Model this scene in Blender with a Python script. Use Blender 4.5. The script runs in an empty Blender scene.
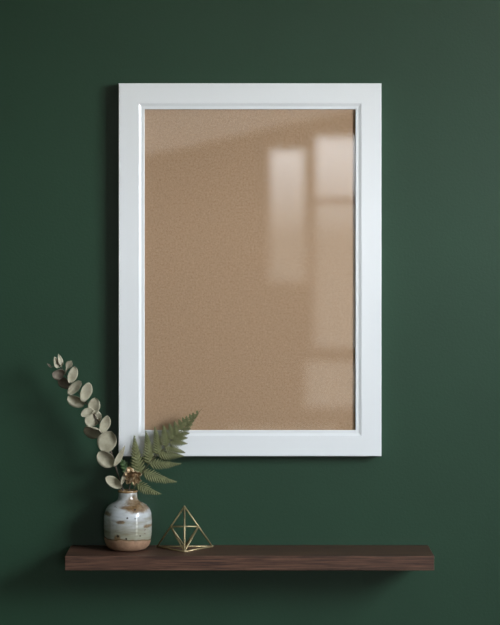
import bpy, bmesh, math, random
from mathutils import Vector, Matrix, Euler, noise as mnoise

C = bpy.context.scene.collection
PI = math.pi

# ------------------------------------------------------------------ camera facts
D = 4.25            # camera to wall (metres)
PX = 0.002          # metres per pixel measured on the wall
ZC = 1.50           # camera height
VX, VY = 250.0, 222.0


def P(px, py, d):
    """point at distance d in front of the green wall (wall is y = 0)"""
    s = PX * (D - d) / D
    return Vector(((px - VX) * s, -d, ZC - (py - VY) * s))


# ------------------------------------------------------------------ helpers
def link(o, parent=None):
    C.objects.link(o)
    if parent is not None:
        o.parent = parent
    return o


def obj(name, bm, mat, parent=None, smooth=False, loc=None):
    me = bpy.data.meshes.new(name)
    bmesh.ops.recalc_face_normals(bm, faces=bm.faces[:])
    bm.to_mesh(me)
    bm.free()
    if smooth:
        for p in me.polygons:
            p.use_smooth = True
    me.materials.append(mat)
    o = bpy.data.objects.new(name, me)
    if loc is not None:
        o.location = loc
    return link(o, parent)


def thing(name, label, cat, loc=(0, 0, 0), group=None):
    o = bpy.data.objects.new(name, None)
    o.empty_display_size = 0.03
    o.location = loc
    o['label'] = label
    o['category'] = cat
    if group:
        o['group'] = group
    return link(o)


def struct(name, bm, mat, smooth=False):
    o = obj(name, bm, mat, None, smooth)
    o['kind'] = 'structure'
    o['label'] = name.replace('_', ' ')
    return o


def box(bm, x0, x1, y0, y1, z0, z1):
    r = bmesh.ops.create_cube(bm, size=1.0)
    for v in r['verts']:
        v.co = Vector(((x0 + x1) / 2 + v.co.x * (x1 - x0), (y0 + y1) / 2 + v.co.y * (y1 - y0), (z0 + z1) / 2 + v.co.z * (z1 - z0)))
    return r['verts']


def bevel(bm, w, seg=2):
    bmesh.ops.bevel(bm, geom=bm.edges[:], offset=w, segments=seg, profile=0.5, affect='EDGES')


def tube(bm, pts, radii, n=8, cap=True):
    """tapering tube through the points"""
    rings = []
    k = len(pts)
    prev = None
    for i, p in enumerate(pts):
        t = (pts[min(i + 1, k - 1)] - pts[max(i - 1, 0)]).normalized()
        if prev is None:
            a = Vector((0, 1, 0)) if abs(t.y) < 0.9 else Vector((1, 0, 0))
            u = (a - t * a.dot(t)).normalized()
        else:
            u = (prev - t * prev.dot(t)).normalized()
        prev = u
        w = t.cross(u)
        r = radii[i] if isinstance(radii, (list, tuple)) else radii
        rings.append([bm.verts.new(p + (u * math.cos(2 * PI * j / n) + w * math.sin(2 * PI * j / n)) * r) for j in range(n)])
    for a, b in zip(rings[:-1], rings[1:]):
        for j in range(n):
            bm.faces.new((a[j], a[(j + 1) % n], b[(j + 1) % n], b[j]))
    if cap:
        bm.faces.new(rings[0][::-1])
        bm.faces.new(rings[-1])


def spline(pts, n):
    """Catmull-Rom through pts, n samples per span"""
    out = []
    q = [pts[0] * 2 - pts[1]] + list(pts) + [pts[-1] * 2 - pts[-2]]
    for i in range(1, len(q) - 2):
        a, b, c, d = q[i - 1], q[i], q[i + 1], q[i + 2]
        for j in range(n):
            t = j / n
            out.append(0.5 * ((2 * b) + (c - a) * t + (2 * a - 5 * b + 4 * c - d) * t * t + (3 * b - a - 3 * c + d) * t ** 3))
    out.append(pts[-1].copy())
    return out


# ------------------------------------------------------------------ materials
def new_mat(name):
    m = bpy.data.materials.new(name)
    m.use_nodes = True
    nt = m.node_tree
    b = nt.nodes['Principled BSDF']
    return m, nt, b


def nd(nt, kind, **kw):
    n = nt.nodes.new(kind)
    for k, v in kw.items():
        if hasattr(n, k):
            setattr(n, k, v)
        else:
            n.inputs[k].default_value = v
    return n


def noise(nt, vec, scale, detail=3.0, rough=0.5, dist=0.0):
    n = nt.nodes.new('ShaderNodeTexNoise')
    n.inputs['Scale'].default_value = scale
    n.inputs['Detail'].default_value = detail
    n.inputs['Roughness'].default_value = rough
    n.inputs['Distortion'].default_value = dist
    nt.links.new(vec, n.inputs['Vector'])
    return n.outputs['Fac']


def ramp(nt, fac, stops):
    r = nt.nodes.new('ShaderNodeValToRGB')
    el = r.color_ramp.elements
    while len(el) < len(stops):
        el.new(0.5)
    for e, (p, c) in zip(el, stops):
        e.position = p
        e.color = (*c, 1) if len(c) == 3 else c
    nt.links.new(fac, r.inputs['Fac'])
    return r.outputs['Color']


def mapping(nt, scale=(1, 1, 1), loc=(0, 0, 0), coord='Object'):
    tc = nt.nodes.new('ShaderNodeTexCoord')
    mp = nt.nodes.new('ShaderNodeMapping')
    mp.inputs['Scale'].default_value = scale
    mp.inputs['Location'].default_value = loc
    nt.links.new(tc.outputs[coord], mp.inputs['Vector'])
    return mp.outputs['Vector']


def mathn(nt, op, a, b=None, c=None, clamp=False):
    n = nt.nodes.new('ShaderNodeMath')
    n.operation = op
    n.use_clamp = clamp
    for i, v in enumerate((a, b, c)):
        if v is None:
            continue
        if isinstance(v, (int, float)):
            n.inputs[i].default_value = v
        else:
            nt.links.new(v, n.inputs[i])
    return n.outputs[0]


def mix(nt, fac, a, b):
    n = nt.nodes.new('ShaderNodeMix')
    n.data_type = 'RGBA'
    if isinstance(fac, (int, float)):
        n.inputs['Factor'].default_value = fac
    else:
        nt.links.new(fac, n.inputs['Factor'])
    for key, v in ((6, a), (7, b)):
        if isinstance(v, tuple):
            n.inputs[key].default_value = (*v, 1)
        else:
            nt.links.new(v, n.inputs[key])
    return n.outputs[2]


def bump(nt, b, height, strength, dist=0.001):
    n = nt.nodes.new('ShaderNodeBump')
    n.inputs['Strength'].default_value = strength
    n.inputs['Distance'].default_value = dist
    nt.links.new(height, n.inputs['Height'])
    nt.links.new(n.outputs['Normal'], b.inputs['Normal'])


def smooth_lt(nt, v, edge, soft):
    """1 where v < edge, soft transition"""
    n = nt.nodes.new('ShaderNodeMapRange')
    n.interpolation_type = 'SMOOTHSTEP'
    n.inputs['From Min'].default_value = edge - soft
    n.inputs['From Max'].default_value = edge + soft
    n.inputs['To Min'].default_value = 1.0
    n.inputs['To Max'].default_value = 0.0
    nt.links.new(v, n.inputs['Value'])
    return n.outputs[0]


def paint(name, col, rough, bscale=350, bstr=0.12, mottled=0.06):
    m, nt, b = new_mat(name)
    v = mapping(nt)
    f = noise(nt, v, 6, 4)
    lo = tuple(c * (1 - mottled) for c in col)
    hi = tuple(min(1, c * (1 + mottled)) for c in col)
    nt.links.new(ramp(nt, f, [(0.3, lo), (0.7, hi)]), b.inputs['Base Color'])
    b.inputs['Roughness'].default_value = rough
    bump(nt, b, noise(nt, v, bscale, 3, 0.6), bstr, 0.001)
    return m


M = {}
M['green'] = paint('green wall paint', (0.0172, 0.0490, 0.0268), 0.36, 190, 0.28, 0.05)
M['white_wall'] = paint('white ceiling paint', (0.78, 0.77, 0.74), 0.6)
M['white_trim'] = paint('white trim paint', (0.75, 0.75, 0.73), 0.35, 60, 0.03)
m, nt, b = new_mat('white satin lacquer')
v = mapping(nt)
b.inputs['Base Color'].default_value = (0.80, 0.81, 0.82, 1)
b.inputs['Roughness'].default_value = 0.17
b.inputs['Specular IOR Level'].default_value = 0.5
bump(nt, b, noise(nt, v, 30, 2), 0.02, 0.001)
M['lacquer'] = m


def wood(name, dark, mid, light, rough, sc=(2.2, 75, 75)):
    m, nt, b = new_mat(name)
    v = mapping(nt, sc)
    f = noise(nt, v, 4.0, 8, 0.62, 0.5)
    v2 = mapping(nt, (6, 160, 160))
    g = noise(nt, v2, 4.0, 4, 0.6)
    f3 = mathn(nt, 'ADD', mathn(nt, 'MULTIPLY', f, 0.68), mathn(nt, 'MULTIPLY', g, 0.32))
    nt.links.new(ramp(nt, f3, [(0.38, dark), (0.5, mid), (0.62, light)]), b.inputs['Base Color'])
    b.inputs['Roughness'].default_value = rough
    bump(nt, b, g, 0.15, 0.0006)
    return m


M['walnut'] = wood('dark walnut', (0.020, 0.009, 0.006), (0.074, 0.034, 0.021), (0.145, 0.070, 0.043), 0.45)
M['floor'] = wood('oak floor', (0.05, 0.03, 0.02), (0.08, 0.05, 0.03), (0.11, 0.07, 0.045), 0.4, (8, 1, 1))

m, nt, b = new_mat('brown hardboard')
v = mapping(nt)
f = noise(nt, v, 300, 2, 0.6)
f2 = noise(nt, v, 270, 4, 0.75)
base = ramp(nt, f2, [(0.3, (0.375, 0.225, 0.135)), (0.5, (0.46, 0.295, 0.186)), (0.7, (0.55, 0.37, 0.245))])
sp = ramp(nt, f, [(0.66, (0, 0, 0)), (0.78, (1, 1, 1))])
base = mix(nt, mathn(nt, 'MULTIPLY', sp, 0.5), base, (0.62, 0.45, 0.31))
dk = ramp(nt, noise(nt, mapping(nt, loc=(3, 1, 2)), 300, 2, 0.6), [(0.68, (0, 0, 0)), (0.78, (1, 1, 1))])
base = mix(nt, mathn(nt, 'MULTIPLY', dk, 0.55), base, (0.16, 0.085, 0.045))
nt.links.new(base, b.inputs['Base Color'])
b.inputs['Roughness'].default_value = 0.8
b.inputs['Specular IOR Level'].default_value = 0.2
M['board'] = m

m, nt, b = new_mat('clear glass')
nt.nodes.remove(b)
out = nt.nodes['Material Output']
lw = nd(nt, 'ShaderNodeLayerWeight')
fr = mathn(nt, 'MULTIPLY_ADD', mathn(nt, 'POWER', lw.outputs['Facing'], 5.0), 0.955, 0.045)   # Schlick, same from both sides
tr = nd(nt, 'ShaderNodeBsdfTransparent')
tr.inputs['Color'].default_value = (0.985, 0.99, 0.985, 1)
gl = nd(nt, 'ShaderNodeBsdfGlossy', Roughness=0.02)
ms = nd(nt, 'ShaderNodeMixShader')
nt.links.new(fr, ms.inputs[0])
nt.links.new(tr.outputs[0], ms.inputs[1])
nt.links.new(gl.outputs[0], ms.inputs[2])
nt.links.new(ms.outputs[0], out.inputs['Surface'])
M['glass'] = m

m, nt, b = new_mat('brass')
v = mapping(nt)
nt.links.new(ramp(nt, noise(nt, v, 90, 3), [(0.3, (0.42, 0.33, 0.18)), (0.7, (0.54, 0.44, 0.27))]), b.inputs['Base Color'])
b.inputs['Metallic'].default_value = 1.0
b.inputs['Roughness'].default_value = 0.55
M['brass'] = m


def leafmat(name, c0, c1, rough, scale, back=None, trans=0.0):
    m, nt, b = new_mat(name)
    v = mapping(nt)
    nt.links.new(ramp(nt, noise(nt, v, scale, 4, 0.6), [(0.3, c0), (0.7, c1)]), b.inputs['Base Color'])
    b.inputs['Roughness'].default_value = rough
    b.inputs['Specular IOR Level'].default_value = 0.3
    bump(nt, b, noise(nt, v, scale * 3, 3), 0.15, 0.0005)
    return m


M['eucalyptus'] = leafmat('dried eucalyptus leaf', (0.30, 0.27, 0.19), (0.41, 0.38, 0.285), 0.6, 90)
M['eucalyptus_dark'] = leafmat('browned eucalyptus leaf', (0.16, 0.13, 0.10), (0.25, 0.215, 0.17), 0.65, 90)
M['twig'] = leafmat('twig bark', (0.07, 0.05, 0.04), (0.12, 0.09, 0.07), 0.7, 200)
M['fern'] = leafmat('fern green', (0.08, 0.088, 0.033), (0.155, 0.158, 0.068), 0.55, 120)
M['fern_dark'] = leafmat('fern deep green', (0.055, 0.10, 0.04), (0.095, 0.15, 0.06), 0.55, 120)
M['fern_stem'] = leafmat('fern stem', (0.06, 0.055, 0.025), (0.10, 0.09, 0.04), 0.6, 150)
m, nt, b = new_mat('dried bronze petal')
v = mapping(nt)
nt.links.new(ramp(nt, noise(nt, v, 180, 4), [(0.3, (0.17, 0.10, 0.05)), (0.5, (0.42, 0.29, 0.16)), (0.7, (0.72, 0.55, 0.36))]), b.inputs['Base Color'])
b.inputs['Roughness'].default_value = 0.33
b.inputs['Metallic'].default_value = 0.25
M['petal'] = m

# stoneware vase: clay foot, milky blue-grey glaze with rusty patches
m, nt, b = new_mat('glazed stoneware')
tc = nt.nodes.new('ShaderNodeTexCoord')
sx = nt.nodes.new('ShaderNodeSeparateXYZ')
nt.links.new(tc.outputs['Object'], sx.inputs[0])
X, Y, Z = sx.outputs
vo = tc.outputs['Object']
mpw = mapping(nt, (14, 14, 70))
streak = noise(nt, mpw, 1.0, 4, 0.6, 0.3)
n1 = noise(nt, vo, 38, 4, 0.6, 0.4)
n2 = noise(nt, vo, 120, 3, 0.6)
gl_hi = ramp(nt, streak, [(0.30, (0.27, 0.25, 0.20)), (0.45, (0.375, 0.38, 0.37)), (0.62, (0.50, 0.52, 0.54))])
gl_lo = ramp(nt, streak, [(0.30, (0.18, 0.155, 0.10)), (0.5, (0.265, 0.255, 0.19)), (0.7, (0.35, 0.36, 0.31))])
hz = nt.nodes.new('ShaderNodeMapRange')
hz.inputs['From Min'].default_value = 0.036
hz.inputs['From Max'].default_value = 0.066
nt.links.new(mathn(nt, 'ADD', Z, mathn(nt, 'MULTIPLY', mathn(nt, 'SUBTRACT', n1, 0.5), 0.03)), hz.inputs['Value'])
glaze = mix(nt, hz.outputs[0], gl_lo, gl_hi)
# fine rusty flecks everywhere
fl = ramp(nt, noise(nt, mapping(nt, (1, 1, 1.6), (5, 2, 1)), 110, 2, 0.5), [(0.70, (0, 0, 0)), (0.76, (1, 1, 1))])
glaze = mix(nt, mathn(nt, 'MULTIPLY', fl, 0.8), glaze, (0.10, 0.065, 0.04))


def blotch(cx, cz, rx, rz, edge=1.0, soft=0.42, amp=1.0):
    dx = mathn(nt, 'DIVIDE', mathn(nt, 'SUBTRACT', X, cx), rx)
    dz = mathn(nt, 'DIVIDE', mathn(nt, 'SUBTRACT', Z, cz), rz)
    r = mathn(nt, 'SQRT', mathn(nt, 'ADD', mathn(nt, 'MULTIPLY', dx, dx), mathn(nt, 'MULTIPLY', dz, dz)))
    r = mathn(nt, 'ADD', r, mathn(nt, 'MULTIPLY', mathn(nt, 'SUBTRACT', n1, 0.5), amp * 1.6))
    r = mathn(nt, 'ADD', r, mathn(nt, 'MULTIPLY', mathn(nt, 'SUBTRACT', n2, 0.5), amp * 0.8))
    return smooth_lt(nt, r, edge, soft)


front = smooth_lt(nt, Y, 0.0, 0.01)
rust = ramp(nt, n2, [(0.3, (0.10, 0.055, 0.022)), (0.55, (0.20, 0.12, 0.052)), (0.75, (0.30, 0.21, 0.12))])
for (px, py, wx, wy) in ((134.5, 502.5, 8.5, 6.5), (140, 506.0, 10, 4.0), (130, 505, 9, 1.8), (121.5, 519, 4.2, 1.4), (118.3, 535.5, 3.0, 4.2),
                         (108, 512, 4, 2.5), (149, 524, 4, 1.6)):
    f = blotch((px - 127.8) * 0.00197, (549.3 - py) * 0.00197, wx * 0.00197, wy * 0.00197)
    glaze = mix(nt, mathn(nt, 'MULTIPLY', mathn(nt, 'MULTIPLY', f, front), 0.85), glaze, rust)
for (px, py, r) in ((119.2, 532.8, 1.1), (127.6, 535.4, 1.0), (128.7, 514.8, 0.9), (136, 507, 0.9), (141.2, 533, 0.7), (136.5, 515.5, 0.6)):
    f = blotch((px - 127.8) * 0.00197, (549.3 - py) * 0.00197, r * 0.00197, r * 0.00197, amp=0.3)
    glaze = mix(nt, mathn(nt, 'MULTIPLY', f, front), glaze, (0.035, 0.025, 0.02))
# glaze edge over the clay foot
edge = mathn(nt, 'ADD', Z, mathn(nt, 'MULTIPLY', mathn(nt, 'SUBTRACT', noise(nt, mapping(nt, (1, 1, 0.1)), 32, 2), 0.5), 0.014))
clay_f = smooth_lt(nt, edge, 0.0225, 0.0006)
line_f = smooth_lt(nt, mathn(nt, 'ABSOLUTE', mathn(nt, 'SUBTRACT', edge, 0.0232)), 0.0015, 0.0009)
clay = ramp(nt, n2, [(0.25, (0.22, 0.122, 0.068)), (0.7, (0.34, 0.20, 0.12))])
col = mix(nt, mathn(nt, 'MULTIPLY', line_f, 0.92), glaze, (0.13, 0.075, 0.035))
col = mix(nt, clay_f, col, clay)
nt.links.new(col, b.inputs['Base Color'])
rg = nt.nodes.new('ShaderNodeMapRange')
b.inputs['IOR'].default_value = 1.62
rg.inputs['To Min'].default_value = 0.11
rg.inputs['To Max'].default_value = 0.75
nt.links.new(clay_f, rg.inputs['Value'])
nt.links.new(rg.outputs[0], b.inputs['Roughness'])
wv = nt.nodes.new('ShaderNodeTexWave')
wv.bands_direction = 'Z'
wv.inputs['Scale'].default_value = 42
wv.inputs['Distortion'].default_value = 1.2
nt.links.new(vo, wv.inputs['Vector'])
hgt = mathn(nt, 'ADD', wv.outputs['Fac'], mathn(nt, 'MULTIPLY', n2, 0.7))
bump(nt, b, hgt, 0.15, 0.001)
M['vase'] = m
m, nt, b = new_mat('iron brown glaze')
nt.links.new(ramp(nt, noise(nt, mapping(nt), 150, 3), [(0.3, (0.17, 0.10, 0.045)), (0.7, (0.34, 0.22, 0.11))]), b.inputs['Base Color'])
b.inputs['Roughness'].default_value = 0.25
M['rim'] = m

# ------------------------------------------------------------------ the room
XL, XR, YB, ZT = -2.0, 1.95, -5.0, 2.6
T = 0.12
bm = bmesh.new(); box(bm, XL - T, XR + T, 0, T, 0, ZT); struct('wall_back', bm, M['green'])
bm = bmesh.new(); box(bm, XL - T, XR + T, YB - T, T, -0.1, 0); struct('floor', bm, M['floor'])
bm = bmesh.new(); box(bm, XL - T, XR + T, YB - T, T, ZT, ZT + 0.1); struct('ceiling', bm, M['white_wall'])


def wall_with_holes(name, fixed, a0, a1, holes, axis, t0, t1, mat):
    """wall plane split into boxes around rectangular openings (a0,a1,z0,z1)"""
    As = sorted({a0, a1, *[h[0] for h in holes], *[h[1] for h in holes]})
    bm = bmesh.new()
    for p, q in zip(As[:-1], As[1:]):
        hs = sorted([(h[2], h[3]) for h in holes if h[0] <= p + 1e-6 and h[1] >= q - 1e-6])
        z = 0.0
        for lo, hi in hs + [(ZT, ZT)]:
            if lo > z + 1e-6:
                if axis == 'x':
                    box(bm, t0, t1, p, q, z, lo)
                else:
                    box(bm, p, q, t0, t1, z, lo)
            z = hi
    return struct(name, bm, mat)


def window(name, axis, t, a0, a1, z0, z1, vb=(), hb=(), fw=0.05, bar=0.03):
    """fixed window: outer frame and glazing bars in one mesh, pane as child"""
    bm = bmesh.new()

    def bx(p, q, lo, hi, dep):
        if axis == 'x':
            box(bm, t - dep, t + dep, p, q, lo, hi)
        else:
            box(bm, p, q, t - dep, t + dep, lo, hi)
    bx(a0, a0 + fw, z0, z1, 0.03); bx(a1 - fw, a1, z0, z1, 0.03)
    bx(a0 + fw, a1 - fw, z0, z0 + fw, 0.03); bx(a0 + fw, a1 - fw, z1 - fw, z1, 0.03)
    for v in vb:
        bx(v - bar / 2, v + bar / 2, z0 + fw, z1 - fw, 0.024)
    for h in hb:
        bx(a0 + fw, a1 - fw, h - bar / 2, h + bar / 2, 0.022)
    return struct(name, bm, M['white_trim'])


def portal(name, loc, rot, w, h):
    l = bpy.data.lights.new(name, 'AREA')
    l.shape = 'RECTANGLE'
    l.size, l.size_y = w, h
    l.cycles.is_portal = True
    o = bpy.data.objects.new(name, l)
    o.location = loc
    o.rotation_euler = rot
    link(o)


# big daylight window on the right wall
RW = (-2.75, -1.2, 1.46, 2.44)
RW2 = (-2.5, -1.98, 0.36, 1.16)  # low opening added to draw the highlight down the vase wall
wall_with_holes('wall_right', 0, YB, 0, [RW, RW2], 'x', XR, XR + T, M['green'])
window('window_1', 'x', XR + 0.06, *RW, vb=(-1.97,), hb=())
window('added_window_6', 'x', XR + 0.06, *RW2, fw=0.035)
portal('daylight_right', (XR + 0.11, (RW[0] + RW[1]) / 2, (RW[2] + RW[3]) / 2), (0, PI / 2, 0), RW[3] - RW[2], RW[1] - RW[0])
portal('daylight_low', (XR + 0.11, (RW2[0] + RW2[1]) / 2, (RW2[2] + RW2[3]) / 2), (0, PI / 2, 0), RW2[3] - RW2[2], RW2[1] - RW2[0])
# narrow window on the left wall
LW = (-0.52, -0.30, 0.42, 1.05)
wall_with_holes('wall_left', 0, YB, 0, [LW], 'x', XL - T, XL, M['green'])
window('window_2', 'x', XL - 0.06, *LW, fw=0.04)
portal('daylight_left', (XL - 0.11, (LW[0] + LW[1]) / 2, (LW[2] + LW[3]) / 2), (0, -PI / 2, 0), LW[3] - LW[2], LW[1] - LW[0])
# two small windows in the wall behind the camera (seen mirrored in the glass)
K = PX * (1 + (-YB) / D)


def bx_(px): return (px - VX) * K
def bz_(py): return ZC - (py - VY) * K


A = (bx_(266), bx_(309), bz_(284), bz_(145))
B = (bx_(311), bx_(400), bz_(350), bz_(132))
B2 = (bx_(303), bx_(362), bz_(408), bz_(358))  # made-up opening, put in for a pale patch low in the glass
B3 = (bx_(226), bx_(338), bz_(451), bz_(424))  # made-up opening, its bars split the light into glints on the bottom rail
wall_with_holes('wall_front', 0, XL - T, XR + T, [A, B, B2, B3], 'y', YB - T, YB, M['green'])
window('window_3', 'y', YB - 0.05, *A, fw=0.022)
window('window_4', 'y', YB - 0.05, *B, fw=0.022, hb=(bz_(201),), bar=0.03)
window('added_window_5', 'y', YB - 0.05, *B2, fw=0.018)
window('added_window_7', 'y', YB - 0.05, *B3, fw=0.02, vb=(bx_(250), bx_(277), bx_(289), bx_(312)), bar=0.045)
portal('daylight_front', (bx_(333), YB - 0.11, bz_(240)), (PI / 2, 0, 0), A[1] - A[0] + B[1] - B[0] + 0.03, 1.0)
# made-up white slab behind the camera, shaped to mirror as a pale diagonal band
bm = bmesh.new()
YS = -3.6
KS = PX * (1 - YS / D)
prof = [((px - VX) * KS, ZC - (py - VY) * KS) for px, py in ((60, 174), (355, 109), (640, 46), (640, -60), (60, 60))]
vs0 = [bm.verts.new((x, YS, z)) for x, z in prof]
vs1 = [bm.verts.new((x, YS - 0.25, z)) for x, z in prof]
bm.faces.new(vs0); bm.faces.new(vs1[::-1])
for i in range(len(prof)):
    j = (i + 1) % len(prof)
    bm.faces.new((vs0[i], vs1[i], vs1[j], vs0[j]))
struct('added_slab', bm, M['white_wall'])

# spot added without a known lamp, brightens the slab mirrored in the glass
sl = bpy.data.lights.new('added_spot', 'SPOT')
sl.energy = 55
sl.color = (1.0, 0.95, 0.88)
sl.spot_size = math.radians(75)
sl.spot_blend = 0.6
sl.shadow_soft_size = 0.05
so = bpy.data.objects.new('added_spot', sl)
so.location = (-0.75, -2.55, 2.5)
so.rotation_euler = (Vector((-0.1, -3.6, 1.95)) - Vector(so.location)).to_track_quat('-Z', 'Y').to_euler()
link(so)

# ------------------------------------------------------------------ world: overcast daylight
w = bpy.data.worlds.new('daylight')
bpy.context.scene.world = w
w.use_nodes = True
nt = w.node_tree
bg = nt.nodes['Background']
tc = nt.nodes.new('ShaderNodeTexCoord')
sx = nt.nodes.new('ShaderNodeSeparateXYZ')
nt.links.new(tc.outputs['Generated'], sx.inputs[0])
sky = ramp(nt, mathn(nt, 'MULTIPLY_ADD', sx.outputs[2], 0.5, 0.5, clamp=True),
           [(0.497, (0.22, 0.22, 0.20)), (0.508, (0.62, 0.64, 0.66)), (0.515, (0.92, 0.96, 1.0)), (0.8, (0.80, 0.90, 1.0))])
nt.links.new(sky, bg.inputs['Color'])
st = nt.nodes.new('ShaderNodeMapRange')
st.inputs['From Min'].default_value = 0.1
st.inputs['From Max'].default_value = 0.6
st.inputs['To Min'].default_value = 5.2
st.inputs['To Max'].default_value = 39.0
nt.links.new(sx.outputs[0], st.inputs['Value'])
nt.links.new(st.outputs[0], bg.inputs['Strength'])

# ------------------------------------------------------------------ picture frame
FD = 0.030
fo0, fo1 = P(118.5, 456.3, FD), P(381.5, 83.2, FD)
X0, X1, Z0, Z1 = fo0.x, fo1.x, fo0.z, fo1.z
fc = Vector(((X0 + X1) / 2, 0, (Z0 + Z1) / 2))
fr_root = thing('picture_frame', 'large white picture frame holding plain brown board, hung above the shelf', 'picture frame', (fc.x, 0, Z0))
HW, HH = (X1 - X0) / 2, (Z1 - Z0) / 2


def ring_moulding(profile, hw, hh):
    """profile: list of (inset from outer edge, depth) swept round a mitred rectangle"""
    bm = bmesh.new()
    loops = []
    for ins, dep in profile:
        a, c = hw - ins, hh - ins
        loops.append([bm.verts.new((sx_ * a, -dep, sz_ * c)) for sx_, sz_ in ((-1, -1), (1, -1), (1, 1), (-1, 1))])
    n = len(loops)
    for i in range(n):
        p, q = loops[i], loops[(i + 1) % n]
        for k in range(4):
            bm.faces.new((p[k], p[(k + 1) % 4], q[(k + 1) % 4], q[k]))
    return bm


S = PX * (D - FD) / D
fw = 20.0 * S          # flat face width
prof = [(0, 0.0005), (0, FD - 0.0016), (0.0003, FD - 0.0007), (0.0009, FD - 0.0001), (0.0016, FD), (fw, FD), (fw, 0.019), (fw - 0.02, 0.0005)]
loc = Vector((0, 0, fc.z - Z0))
obj('moulding', ring_moulding(prof, HW, HH), M['lacquer'], fr_root, False, loc)
iw = 26.0 * S
prof2 = [(fw + 0.0001, 0.0248), (fw + 0.0001, FD - 0.0001), (fw + 0.0010, FD - 0.0003), (fw + 0.0050, FD - 0.0019), (fw + 0.0062, FD - 0.0022), (iw - 0.0010, FD - 0.0022), (iw, FD - 0.0030), (iw, 0.0248)]
lip = obj('inner_lip', ring_moulding(prof2, HW, HH), M['lacquer'], fr_root, False, loc)
bm = bmesh.new(); box(bm, -(HW - fw - .004), HW - fw - .004, -0.0245, -0.0225, -(HH - fw - .004), HH - fw - .004)
g = obj('glass_pane', bm, M['glass'], fr_root, False, loc)
g['label'] = 'clear reflective glass pane'
bm = bmesh.new(); box(bm, -(HW - fw - .004), HW - fw - .004, -0.0220, -0.0185, -(HH - fw - .004), HH - fw - .004)
bd = obj('backing_board', bm, M['board'], fr_root, False, loc)
bd['label'] = 'speckled brown hardboard panel'

# ------------------------------------------------------------------ shelf
SD = 0.14
a, bq = P(65, 556, SD), P(434.3, 570.5, SD)
ST = a.z
bm = bmesh.new()
box(bm, a.x, bq.x, -SD, 0, bq.z, ST)
bevel(bm, 0.0009, 2)
sh = obj('wall_shelf', bm, M['walnut'])
sh['label'] = 'long dark walnut floating shelf on the green wall'
sh['category'] = 'shelf'


# ------------------------------------------------------------------ vase
VD = 0.056
vs = PX * (D - VD) / D
vx = (127.8 - VX) * vs
va = thing('bud_vase', 'small stoneware vase with milky blue-grey glaze and bare clay foot, on the shelf', 'vase', (vx, -VD, ST))
prof_px = [(0, 0), (12, 0), (16.2, 0.5), (18.8, 1.8), (21.0, 4.2), (22.7, 7.5), (23.5, 11), (24.0, 16), (24.2, 22), (24.2, 28), (23.8, 35), (22.8, 38.6), (21.0, 42.0), (18.6, 44.6), (15.6, 46.6),
           (12.6, 48.1), (10.7, 49.6), (9.7, 51.6), (9.35, 54.3), (9.2, 57.3)]
scz = vs


def lathe(profile, n=64, close=True):
    bm = bmesh.new()
    rings = []
    for r, z in profile:
        if r < 1e-6:
            rings.append([bm.verts.new((0, 0, z))])
        else:
            rings.append([bm.verts.new((r * math.cos(2 * PI * i / n), r * math.sin(2 * PI * i / n), z)) for i in range(n)])
    for p, q in zip(rings[:-1], rings[1:]):
        for i in range(n):
            j = (i + 1) % n
            if len(p) == 1:
                bm.faces.new((p[0], q[i], q[j]))
            elif len(q) == 1:
                bm.faces.new((p[i], p[j], q[0]))
            else:
                bm.faces.new((p[i], p[j], q[j], q[i]))
    return bm


outer = [Vector((r * vs, 0, z * scz)) for r, z in prof_px]
outer = spline(outer, 4)
outer = [(max(0, p.x), max(0, p.z)) for p in outer]
inner = [(7.4, 57.3), (7.5, 54), (7.9, 51), (9.5, 47.6), (13.5, 44.6), (18, 40.5), (21, 36), (22, 28), (21.5, 14), (18, 5), (0, 4)]
inner = [(r * vs, z * scz) for r, z in inner]
outer[0] = (0, 0)
obj('body', lathe(outer + inner), M['vase'], va, True)
rim = [(9.15, 57.0), (9.75, 57.2), (10.0, 57.9), (9.9, 58.7), (9.3, 59.2), (8.4, 59.3), (7.6, 58.9), (7.3, 58.2), (7.35, 57.0), (9.15, 57.0)]
rm = obj('rim', lathe([(r * vs, z * scz) for r, z in rim]), M['rim'], va, True)
rm['label'] = 'iron-brown glazed rim'

# ------------------------------------------------------------------ brass tetrahedron
R_ = 0.0017
dF, dB = 0.097, 0.030
fx = P(184.5, 0, dF).x
cl = P(157.2, 0, dB).x; cr = P(212.3, 0, dB).x
zb = ST + R_
vL, vR, vF = Vector((cl, -dB, zb)), Vector((cr, -dB, zb)), Vector((fx, -dF, zb))
dA = (dB * 2 + dF) / 3
ap = P(184.5, 506.5, dA)
mL, mR = (vL + ap) / 2, (vR + ap) / 2
mB = (vL + vR) / 2
te = thing('geometric_ornament', 'small open brass wire pyramid standing on the shelf beside the vase', 'ornament', (fx, -dA, ST))
te_o = Vector((fx, -dA, ST))


def rod(p, q, r=R_):
    bm = bmesh.new()
    tube(bm, [p - te_o, q - te_o], r, 10)
    o = obj('rod', bm, M['brass'], te, True)
    return o


for p, q in ((vL, vR), (vL, vF), (vR, vF), (vL, ap), (vR, ap), (vF, ap)):
    rod(p, q)
for p, q in ((mL, mR), (mL, vF), (mR, vF), (mL, mB), (mR, mB)):
    rod(p, q, 0.0015)
for p in (vL, vR, vF, ap, mL, mR):
    bm = bmesh.new()
    bmesh.ops.create_icosphere(bm, subdivisions=2, radius=0.0019)
    o = obj('joint', bm, M['brass'], te, True, p - te_o)
    if p in (vL, vR, vF):
        o.location.z = 0.0019

# ------------------------------------------------------------------ eucalyptus
eu_o = Vector((vx, -VD, ST + 0.03))
eu = thing('eucalyptus_sprig', 'dried grey-green eucalyptus sprig with round leaves, leaning left out of the vase', 'dried plant', eu_o)


def eu_depth(py):      # the sprig leans slightly towards the wall
    t = (490 - py) / 135
    return 0.058 + 0.016 * t


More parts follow.
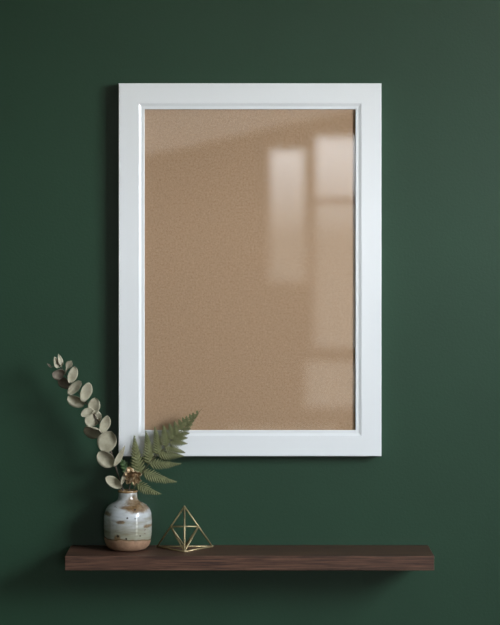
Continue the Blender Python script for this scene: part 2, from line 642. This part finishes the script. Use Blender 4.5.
stem_px = [(127.5, 530), (125, 500), (122.2, 488), (117, 472), (112.5, 456), (107, 441), (100, 425), (92, 411), (82, 397), (72, 383.5), (63.5, 371), (58.5, 362.5)]
pts = spline([P(x, y, eu_depth(y)) for x, y in stem_px], 4)
bm = bmesh.new()
n = len(pts)
tube(bm, [p - eu_o for p in pts], [0.0016 * (1 - i / n) + 0.0006 for i in range(n)], 8)
obj('stem', bm, M['twig'], eu, True)


def leaf_mesh(base, tip, width, face, cup=0.25, fold=0.0, shape='round', thick=0.0004, org=eu_o, wav=0.0, seed=0):
    """thin cupped leaf as a closed solid, from base to tip; face = direction its upper side looks"""
    u = tip - base
    L = u.length
    u.normalize()
    nrm = (face - u * face.dot(u)).normalized()
    wv_ = u.cross(nrm)
    NU, NV = 14, 8
    top, bot = [], []
    rnd = random.Random(seed)
    ph = rnd.uniform(0, 6)
    asym, hook = rnd.uniform(-0.16, 0.16), rnd.uniform(-0.22, 0.22)
    for i in range(NU + 1):
        t = i / NU
        if shape == 'round':
            hwid = (math.sin(PI * min(1, t * 0.985 + 0.015)) ** 0.47) * (1.04 - 0.16 * abs(t - 0.55))
        elif shape == 'tip':
            hwid = math.sin(PI * t ** 0.85) ** 0.8 * (1.05 - 0.35 * t)
        elif shape == 'spoon':
            hwid = 0.22 + 0.85 * math.exp(-((t - 0.72) / 0.26) ** 2)
            hwid *= min(1, (1 - t) * 7) ** 0.5 if t < 1 else 0
            hwid *= min(1, t * 10 + 0.3)
        else:
            hwid = math.sin(PI * t) ** 0.7
        hwid = max(hwid, 0.03) * width / 2
        rt, rb = [], []
        for j in range(NV + 1):
            s = j / NV * 2 - 1
            h = cup * width * 0.5 * (s * s - 0.35) * min(1, hwid / (width / 2) + 0.1) + cup * 0.5 * L * ((t - 0.5) ** 2 - 0.1)
            h += fold * width * 0.5 * abs(s)
            h += wav * width * math.sin(ph + t * 7 + s * 2.0)
            p = base + u * (L * t) + wv_ * (s * hwid * (1 + asym * s) + hook * width * t * (1 - t)) + nrm * h - org
            rt.append(p + nrm * thick / 2)
            rb.append(p - nrm * thick / 2)
        top.append(rt); bot.append(rb)
    bm = bmesh.new()
    vt = [[bm.verts.new(p) for p in r] for r in top]
    vb = [[bm.verts.new(p) for p in r] for r in bot]
    for i in range(NU):
        for j in range(NV):
            bm.faces.new((vt[i][j], vt[i + 1][j], vt[i + 1][j + 1], vt[i][j + 1]))
            bm.faces.new((vb[i][j], vb[i][j + 1], vb[i + 1][j + 1], vb[i + 1][j]))
        bm.faces.new((vt[i][0], vb[i][0], vb[i + 1][0], vt[i + 1][0]))
        bm.faces.new((vt[i][NV], vt[i + 1][NV], vb[i + 1][NV], vb[i][NV]))
    for j in range(NV):
        bm.faces.new((vt[0][j], vt[0][j + 1], vb[0][j + 1], vb[0][j]))
        bm.faces.new((vt[NU][j], vb[NU][j], vb[NU][j + 1], vt[NU][j + 1]))
    return bm


LIT = Vector((0.35, -1, 0.25))
FRONT = Vector((0, -1, 0))
DOWN = Vector((-0.75, -0.75, -0.75))
# base px, tip px, projected width px, depth offset base, depth offset tip, facing, mat, shape, cup
LV = [
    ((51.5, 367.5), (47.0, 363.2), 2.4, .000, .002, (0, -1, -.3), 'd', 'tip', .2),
    ((57.0, 368.2), (54.2, 356.6), 6.2, .000, .006, (0.6, -1, .2), 'e', 'tip', .25),
    ((61.8, 366.0), (58.2, 353.8), 5.2, .000, .004, (0.7, -1, .1), 'e', 'tip', .25),
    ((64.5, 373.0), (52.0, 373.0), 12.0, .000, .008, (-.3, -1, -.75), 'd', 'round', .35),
    ((64.5, 374.0), (71.5, 360.5), 6.6, .002, .010, (0.3, -1, .3), 'e', 'spoon', .25),
    ((69.5, 382.8), (74.5, 366.0), 9.0, .004, .012, (0.5, -1, .2), 'e', 'round', .25),
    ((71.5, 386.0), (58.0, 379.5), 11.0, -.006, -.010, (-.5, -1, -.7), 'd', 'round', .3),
    ((68.5, 394.5), (81.5, 381.0), 9.4, .004, .012, (0.4, -1, .5), 'e', 'round', .28),
    ((82.5, 401.6), (88.6, 382.2), 10.8, .002, .010, (0.5, -1, .1), 'e', 'round', .22),
    ((84.5, 404.0), (67.8, 396.0), 12.0, -.004, .004, (-.5, -1, -.3), 'm', 'round', .45),
    ((93.0, 413.5), (95.0, 397.2), 12.0, .002, .010, (0.2, -1, .3), 'e', 'round', .35),
    ((93.2, 410.0), (81.2, 416.2), 8.2, .008, .014, (0.2, -1, .6), 'e', 'round', .25),
    ((100.0, 412.5), (86.0, 424.5), 14.5, -.002, .002, (-.5, -.8, -.75), 'm', 'round', .3),
    ((101.0, 434.5), (85.2, 426.0), 14.0, -.008, .002, (-.8, -.8, -.5), 'm', 'round', .5),
    ((101.0, 433.0), (107.5, 415.3), 9.8, .003, .011, (0.5, -1, .15), 'e', 'round', .25),
    ((104.0, 451.5), (111.8, 431.0), 19.0, .003, .012, (0.25, -1, .35), 'e', 'round', .22),
    ((113.5, 465.0), (98.5, 451.5), 16.0, .000, .008, (-.45, -1, .1), 'm', 'round', .4),
    ((113.5, 466.5), (124.7, 444.8), 6.4, .004, .014, (0.9, -1, .1), 'e', 'tip', .15),
    ((121.0, 487.5), (105.2, 477.5), 9.6, .004, .014, (-.05, -1, .55), 'e', 'round', .35),
    ((121.0, 485.0), (126.8, 467.5), 4.2, .014, .026, (0.8, -1, .1), 'e', 'tip', .15),
]
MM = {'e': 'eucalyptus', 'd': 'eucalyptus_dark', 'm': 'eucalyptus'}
for k, (bp, tp, wpx, d0, d1, face, mk, shp, cup) in enumerate(LV):
    base = P(*bp, eu_depth(bp[1]) + d0)
    tip = P(*tp, eu_depth(bp[1]) + d1)
    face = Vector(face).normalized()
    u = (tip - base).normalized()
    nn = (face - u * face.dot(u)).normalized()
    wd = u.cross(nn)
    fore = math.sqrt(max(0.15, 1 - wd.y * wd.y))
    bm = leaf_mesh(base, tip, wpx * PX * 0.985 / fore, face, cup, 0.06, shp, seed=k, wav=0.03)
    # petiole back to the stem
    near = min(pts, key=lambda p: (p - base).length)
    if (near - base).length > 0.0012:
        tube(bm, [near - eu_o, base - eu_o], [0.0007, 0.0006], 6)
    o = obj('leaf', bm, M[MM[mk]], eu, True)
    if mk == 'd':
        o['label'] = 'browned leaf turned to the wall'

# ------------------------------------------------------------------ fern
fe_o = Vector((vx + 0.004, -VD, ST + 0.03))
fe = thing('fern_frond', 'green fern frond arching right out of the vase across the frame corner', 'fern', fe_o)


def fe_depth(py):
    t = (490 - py) / 80
    return 0.059 - 0.002 * t


rach_px = [(129.5, 528), (130.8, 502), (133, 490.5), (138.5, 480), (143, 472.5), (147.5, 465.5), (156, 456), (164.5, 448), (172.5, 439.5), (182, 430), (191.5, 420), (202.5, 408)]
rp = spline([P(x, y, fe_depth(y)) for x, y in rach_px], 5)
bm = bmesh.new()
n = len(rp)
tube(bm, [p - fe_o for p in rp], [0.0011 * (1 - i / n) + 0.0003 for i in range(n)], 8)
obj('rachis', bm, M['fern_stem'], fe, True)


def pinna(base, tip, width, face, bend, seed, npairs, droop=0.0):
    """one fern pinna: midrib with narrow pinnules on both sides, all one mesh"""
    rnd = random.Random(seed)
    u = (tip - base)
    L = u.length
    u.normalize()
    nrm = (face - u * face.dot(u)).normalized()
    wv_ = u.cross(nrm)
    bm = bmesh.new()

    def axis(t):
        return base + u * (L * t) + wv_ * (bend * L * 4 * t * (1 - t) * 0.25) + nrm * (droop * L * t * t) - fe_o
    ax = [axis(i / 10) for i in range(11)]
    tube(bm, ax, [0.00055 * (1 - i / 10) + 0.00012 for i in range(11)], 5)
    for i in range(npairs):
        t = (i + 0.3) / npairs
        env = (1 - t ** 1.35) * min(1.0, 0.75 + 1.5 * t) + 0.02
        ln = width / 2 * 1.5 * env * rnd.uniform(0.93, 1.07)
        pw = L / npairs * 1.02
        ang = math.radians(62 - 22 * t)
        for s in (-1, 1):
            p0 = axis(t + (0.0 if s < 0 else 0.35 / npairs))
            dr = (u * math.cos(ang) + wv_ * s * math.sin(ang)).normalized()
            cr_ = u * math.sin(ang) - wv_ * s * math.cos(ang)
            up = nrm * rnd.uniform(-0.10, 0.10) * ln
            N = 5
            rows_t, rows_b = [], []
            for k in range(N + 1):
                q = k / N
                hw_ = pw / 2 * (1.0 - 0.42 * q) * (math.sqrt(max(0, 1 - q ** 3.0)) if k < N else 0.10)
                c = p0 + dr * (ln * q) + up * q - nrm * (0.10 * ln * q * q) + u * (0.10 * ln * q * q)
                rows_t.append([bm.verts.new(c + cr_ * (e * hw_) + nrm * (0.00015 + 0.0003 * (1 - abs(e)))) for e in (-1, 0, 1)])
                rows_b.append([bm.verts.new(c + cr_ * (e * hw_) - nrm * 0.00015 + nrm * 0.0003 * (1 - abs(e))) for e in (-1, 0, 1)])
            for k in range(N):
                for j in range(2):
                    bm.faces.new((rows_t[k][j], rows_t[k][j + 1], rows_t[k + 1][j + 1], rows_t[k + 1][j]))
                    bm.faces.new((rows_b[k][j], rows_b[k + 1][j], rows_b[k + 1][j + 1], rows_b[k][j + 1]))
                bm.faces.new((rows_t[k][0], rows_t[k + 1][0], rows_b[k + 1][0], rows_b[k][0]))
                bm.faces.new((rows_t[k][2], rows_b[k][2], rows_b[k + 1][2], rows_t[k + 1][2]))
            bm.faces.new((*rows_t[N], *rows_b[N][::-1]))
    return bm


# tip px, base px, full width px, bend, number of pinnule pairs, face, droop
PN = [
    ((134.3, 435.5), (140.8, 476.5), 11.5, -.10, 15, (.25, -1, .1)),
    ((145.5, 430.8), (149.5, 463.5), 9.6, .10, 14, (.2, -1, .1)),
    ((154.5, 426.5), (158.5, 454.0), 8.6, .12, 13, (.2, -1, .1)),
    ((163.0, 425.5), (165.5, 447.2), 7.4, .14, 12, (.2, -1, .1)),
    ((169.0, 423.6), (172.0, 440.2), 6.0, .14, 11, (.2, -1, .1)),
    ((174.3, 421.6), (177.0, 435.2), 4.8, .12, 9, (.2, -1, .1)),
    ((178.6, 419.4), (181.3, 430.8), 4.0, .1, 8, (.2, -1, .1)),
    ((182.3, 417.6), (185.0, 427.0), 3.4, .1, 7, (.2, -1, .1)),
    ((186.0, 415.8), (188.2, 423.6), 3.0, .1, 6, (.2, -1, .1)),
    ((189.4, 414.2), (191.2, 420.4), 2.6, .1, 5, (.2, -1, .1)),
    ((192.8, 412.6), (194.2, 417.2), 2.2, .1, 4, (.2, -1, .1)),
    ((196.2, 411.2), (197.2, 413.9), 1.8, .1, 3, (.2, -1, .1)),
    ((161.2, 494.0), (137.5, 486.0), 8.6, .22, 12, (-.1, -1, .25)),
    ((176.8, 481.8), (143.2, 472.5), 10.0, .16, 16, (.0, -1, .3)),
    ((181.2, 463.6), (149.5, 463.0), 8.6, .10, 15, (.0, -1, .25)),
    ((184.0, 456.2), (158.0, 454.2), 7.0, -.06, 14, (.0, -1, .25)),
    ((185.2, 452.6), (164.5, 447.6), 6.0, -.08, 12, (.0, -1, .25)),
    ((187.4, 443.6), (169.5, 442.2), 4.8, -.12, 11, (.0, -1, .25)),
    ((187.6, 437.8), (173.0, 438.8), 4.4, -.14, 10, (.0, -1, .25)),
    ((189.4, 433.0), (177.0, 435.0), 4.0, -.14, 9, (.0, -1, .25)),
    ((190.6, 428.4), (181.2, 430.8), 3.6, -.12, 8, (.0, -1, .25)),
    ((192.4, 424.2), (185.0, 427.0), 3.2, -.1, 7, (.0, -1, .25)),
    ((194.2, 420.2), (188.2, 423.6), 2.8, -.1, 6, (.0, -1, .25)),
    ((196.4, 416.4), (191.2, 420.4), 2.4, -.1, 5, (.0, -1, .25)),
    ((198.6, 413.0), (194.2, 417.2), 2.0, -.1, 4, (.0, -1, .25)),
    ((117.5, 456.5), (131.0, 481.0), 12.0, .1, 9, (.2, -1, .1)),
]
for k, (tp, bp, wpx, bend, npn, face) in enumerate(PN):
    bpt = P(*bp, fe_depth(bp[1]))
    near = min(rp, key=lambda p: (p - bpt).length)
    dd = 0.010 if k < 12 else 0.004
    if k == len(PN) - 1:
        dd = -0.004
    tip = P(*tp, fe_depth(bp[1]) - 0.004 + (dd if k != 12 else 0.01))
    bm = pinna(near, tip, wpx * PX * (1.12 if wpx > 7.9 else 1.5 if wpx > 5 else 1.75), Vector(face).normalized(), bend, 40 + k, max(3, round(npn * 0.88)))
    o = obj('pinna', bm, M['fern_dark'] if k == len(PN) - 1 else M['fern'], fe, True)

# ------------------------------------------------------------------ dried bronze flower
fl_c = P(133.0, 476.5, 0.075)
fl_o = Vector((vx, -VD - 0.004, ST + 0.035))
fl = thing('dried_flower', 'small crumpled bronze-brown dried flower head at the vase mouth', 'dried flower', fl_o)
bm = bmesh.new()
sp_ = spline([Vector((vx + 0.002, -VD - 0.004, ST + 0.04)), P(129.0, 492, 0.061), P(130.5, 484, 0.067), fl_c], 5)
tube(bm, [p - fl_o for p in sp_], 0.0011, 8)
obj('stem', bm, M['twig'], fl, True)
rnd = random.Random(11)
petals = [((133, 478), (128.0, 468.0), 6.5), ((133, 478), (131.5, 470.5), 6.5), ((134, 478), (135.5, 471.5), 6.0), ((134, 478), (139.0, 472.5), 6.0),
          ((134, 478), (140.5, 475.0), 5.5), ((134, 478), (140.0, 480.5), 5.0), ((133, 479), (137.5, 483.5), 4.0), ((132, 479), (134, 485.0), 3.4),
          ((132, 478), (128.5, 484.0), 5.5), ((132, 478), (126.5, 479.5), 5.5), ((132, 477), (126.5, 473.0), 6.0), ((133, 477), (134.5, 474.5), 6.0),
          ((134, 477), (137.0, 477.5), 6.0), ((132, 479), (131.0, 483.0), 5.0)]
for k, (bp, tp, wpx) in enumerate(petals):
    base = fl_c + Vector((rnd.uniform(-.002, .002), rnd.uniform(-.002, .002), rnd.uniform(-.002, .002)))
    tip = P(133 + (tp[0] - 133) * 1.22, 477 + (tp[1] - 477) * 1.12, 0.075 + rnd.uniform(0.0, 0.014))
    face = Vector((rnd.uniform(-1, 1), -0.7, rnd.uniform(-0.8, 1.0))).normalized()
    bm = leaf_mesh(base, tip, wpx * PX, face, rnd.uniform(0.5, 1.0), 0.1, 'round', org=fl_o, wav=0.10, seed=k, thick=0.0005)
    obj('petal', bm, M['petal'], fl, True)
bm = bmesh.new()
bmesh.ops.create_icosphere(bm, subdivisions=3, radius=0.0055)
for v in bm.verts:
    v.co *= 1 + 0.25 * mnoise.noise(v.co * 500)
obj('seed_head', bm, M['petal'], fl, True, fl_c - fl_o)

# ------------------------------------------------------------------ camera and view
cam = bpy.data.cameras.new('camera')
cam.sensor_width = 36.0
cam.lens = (D / PX) / 625.0 * 36.0
cam.shift_x = 0.0
cam.shift_y = (VY - 312.5) / 625.0
cam.clip_start = 0.05
cam.dof.use_dof = True
cam.dof.focus_distance = D - 0.04
cam.dof.aperture_fstop = 2.7
co = bpy.data.objects.new('camera', cam)
co.location = (0, -D, ZC)
co.rotation_euler = (PI / 2, 0, 0)
link(co)
sc = bpy.context.scene
sc.camera = co
sc.view_settings.view_transform = 'Standard'
sc.view_settings.look = 'None'
sc.view_settings.exposure = 0.0
sc.view_settings.gamma = 1.0
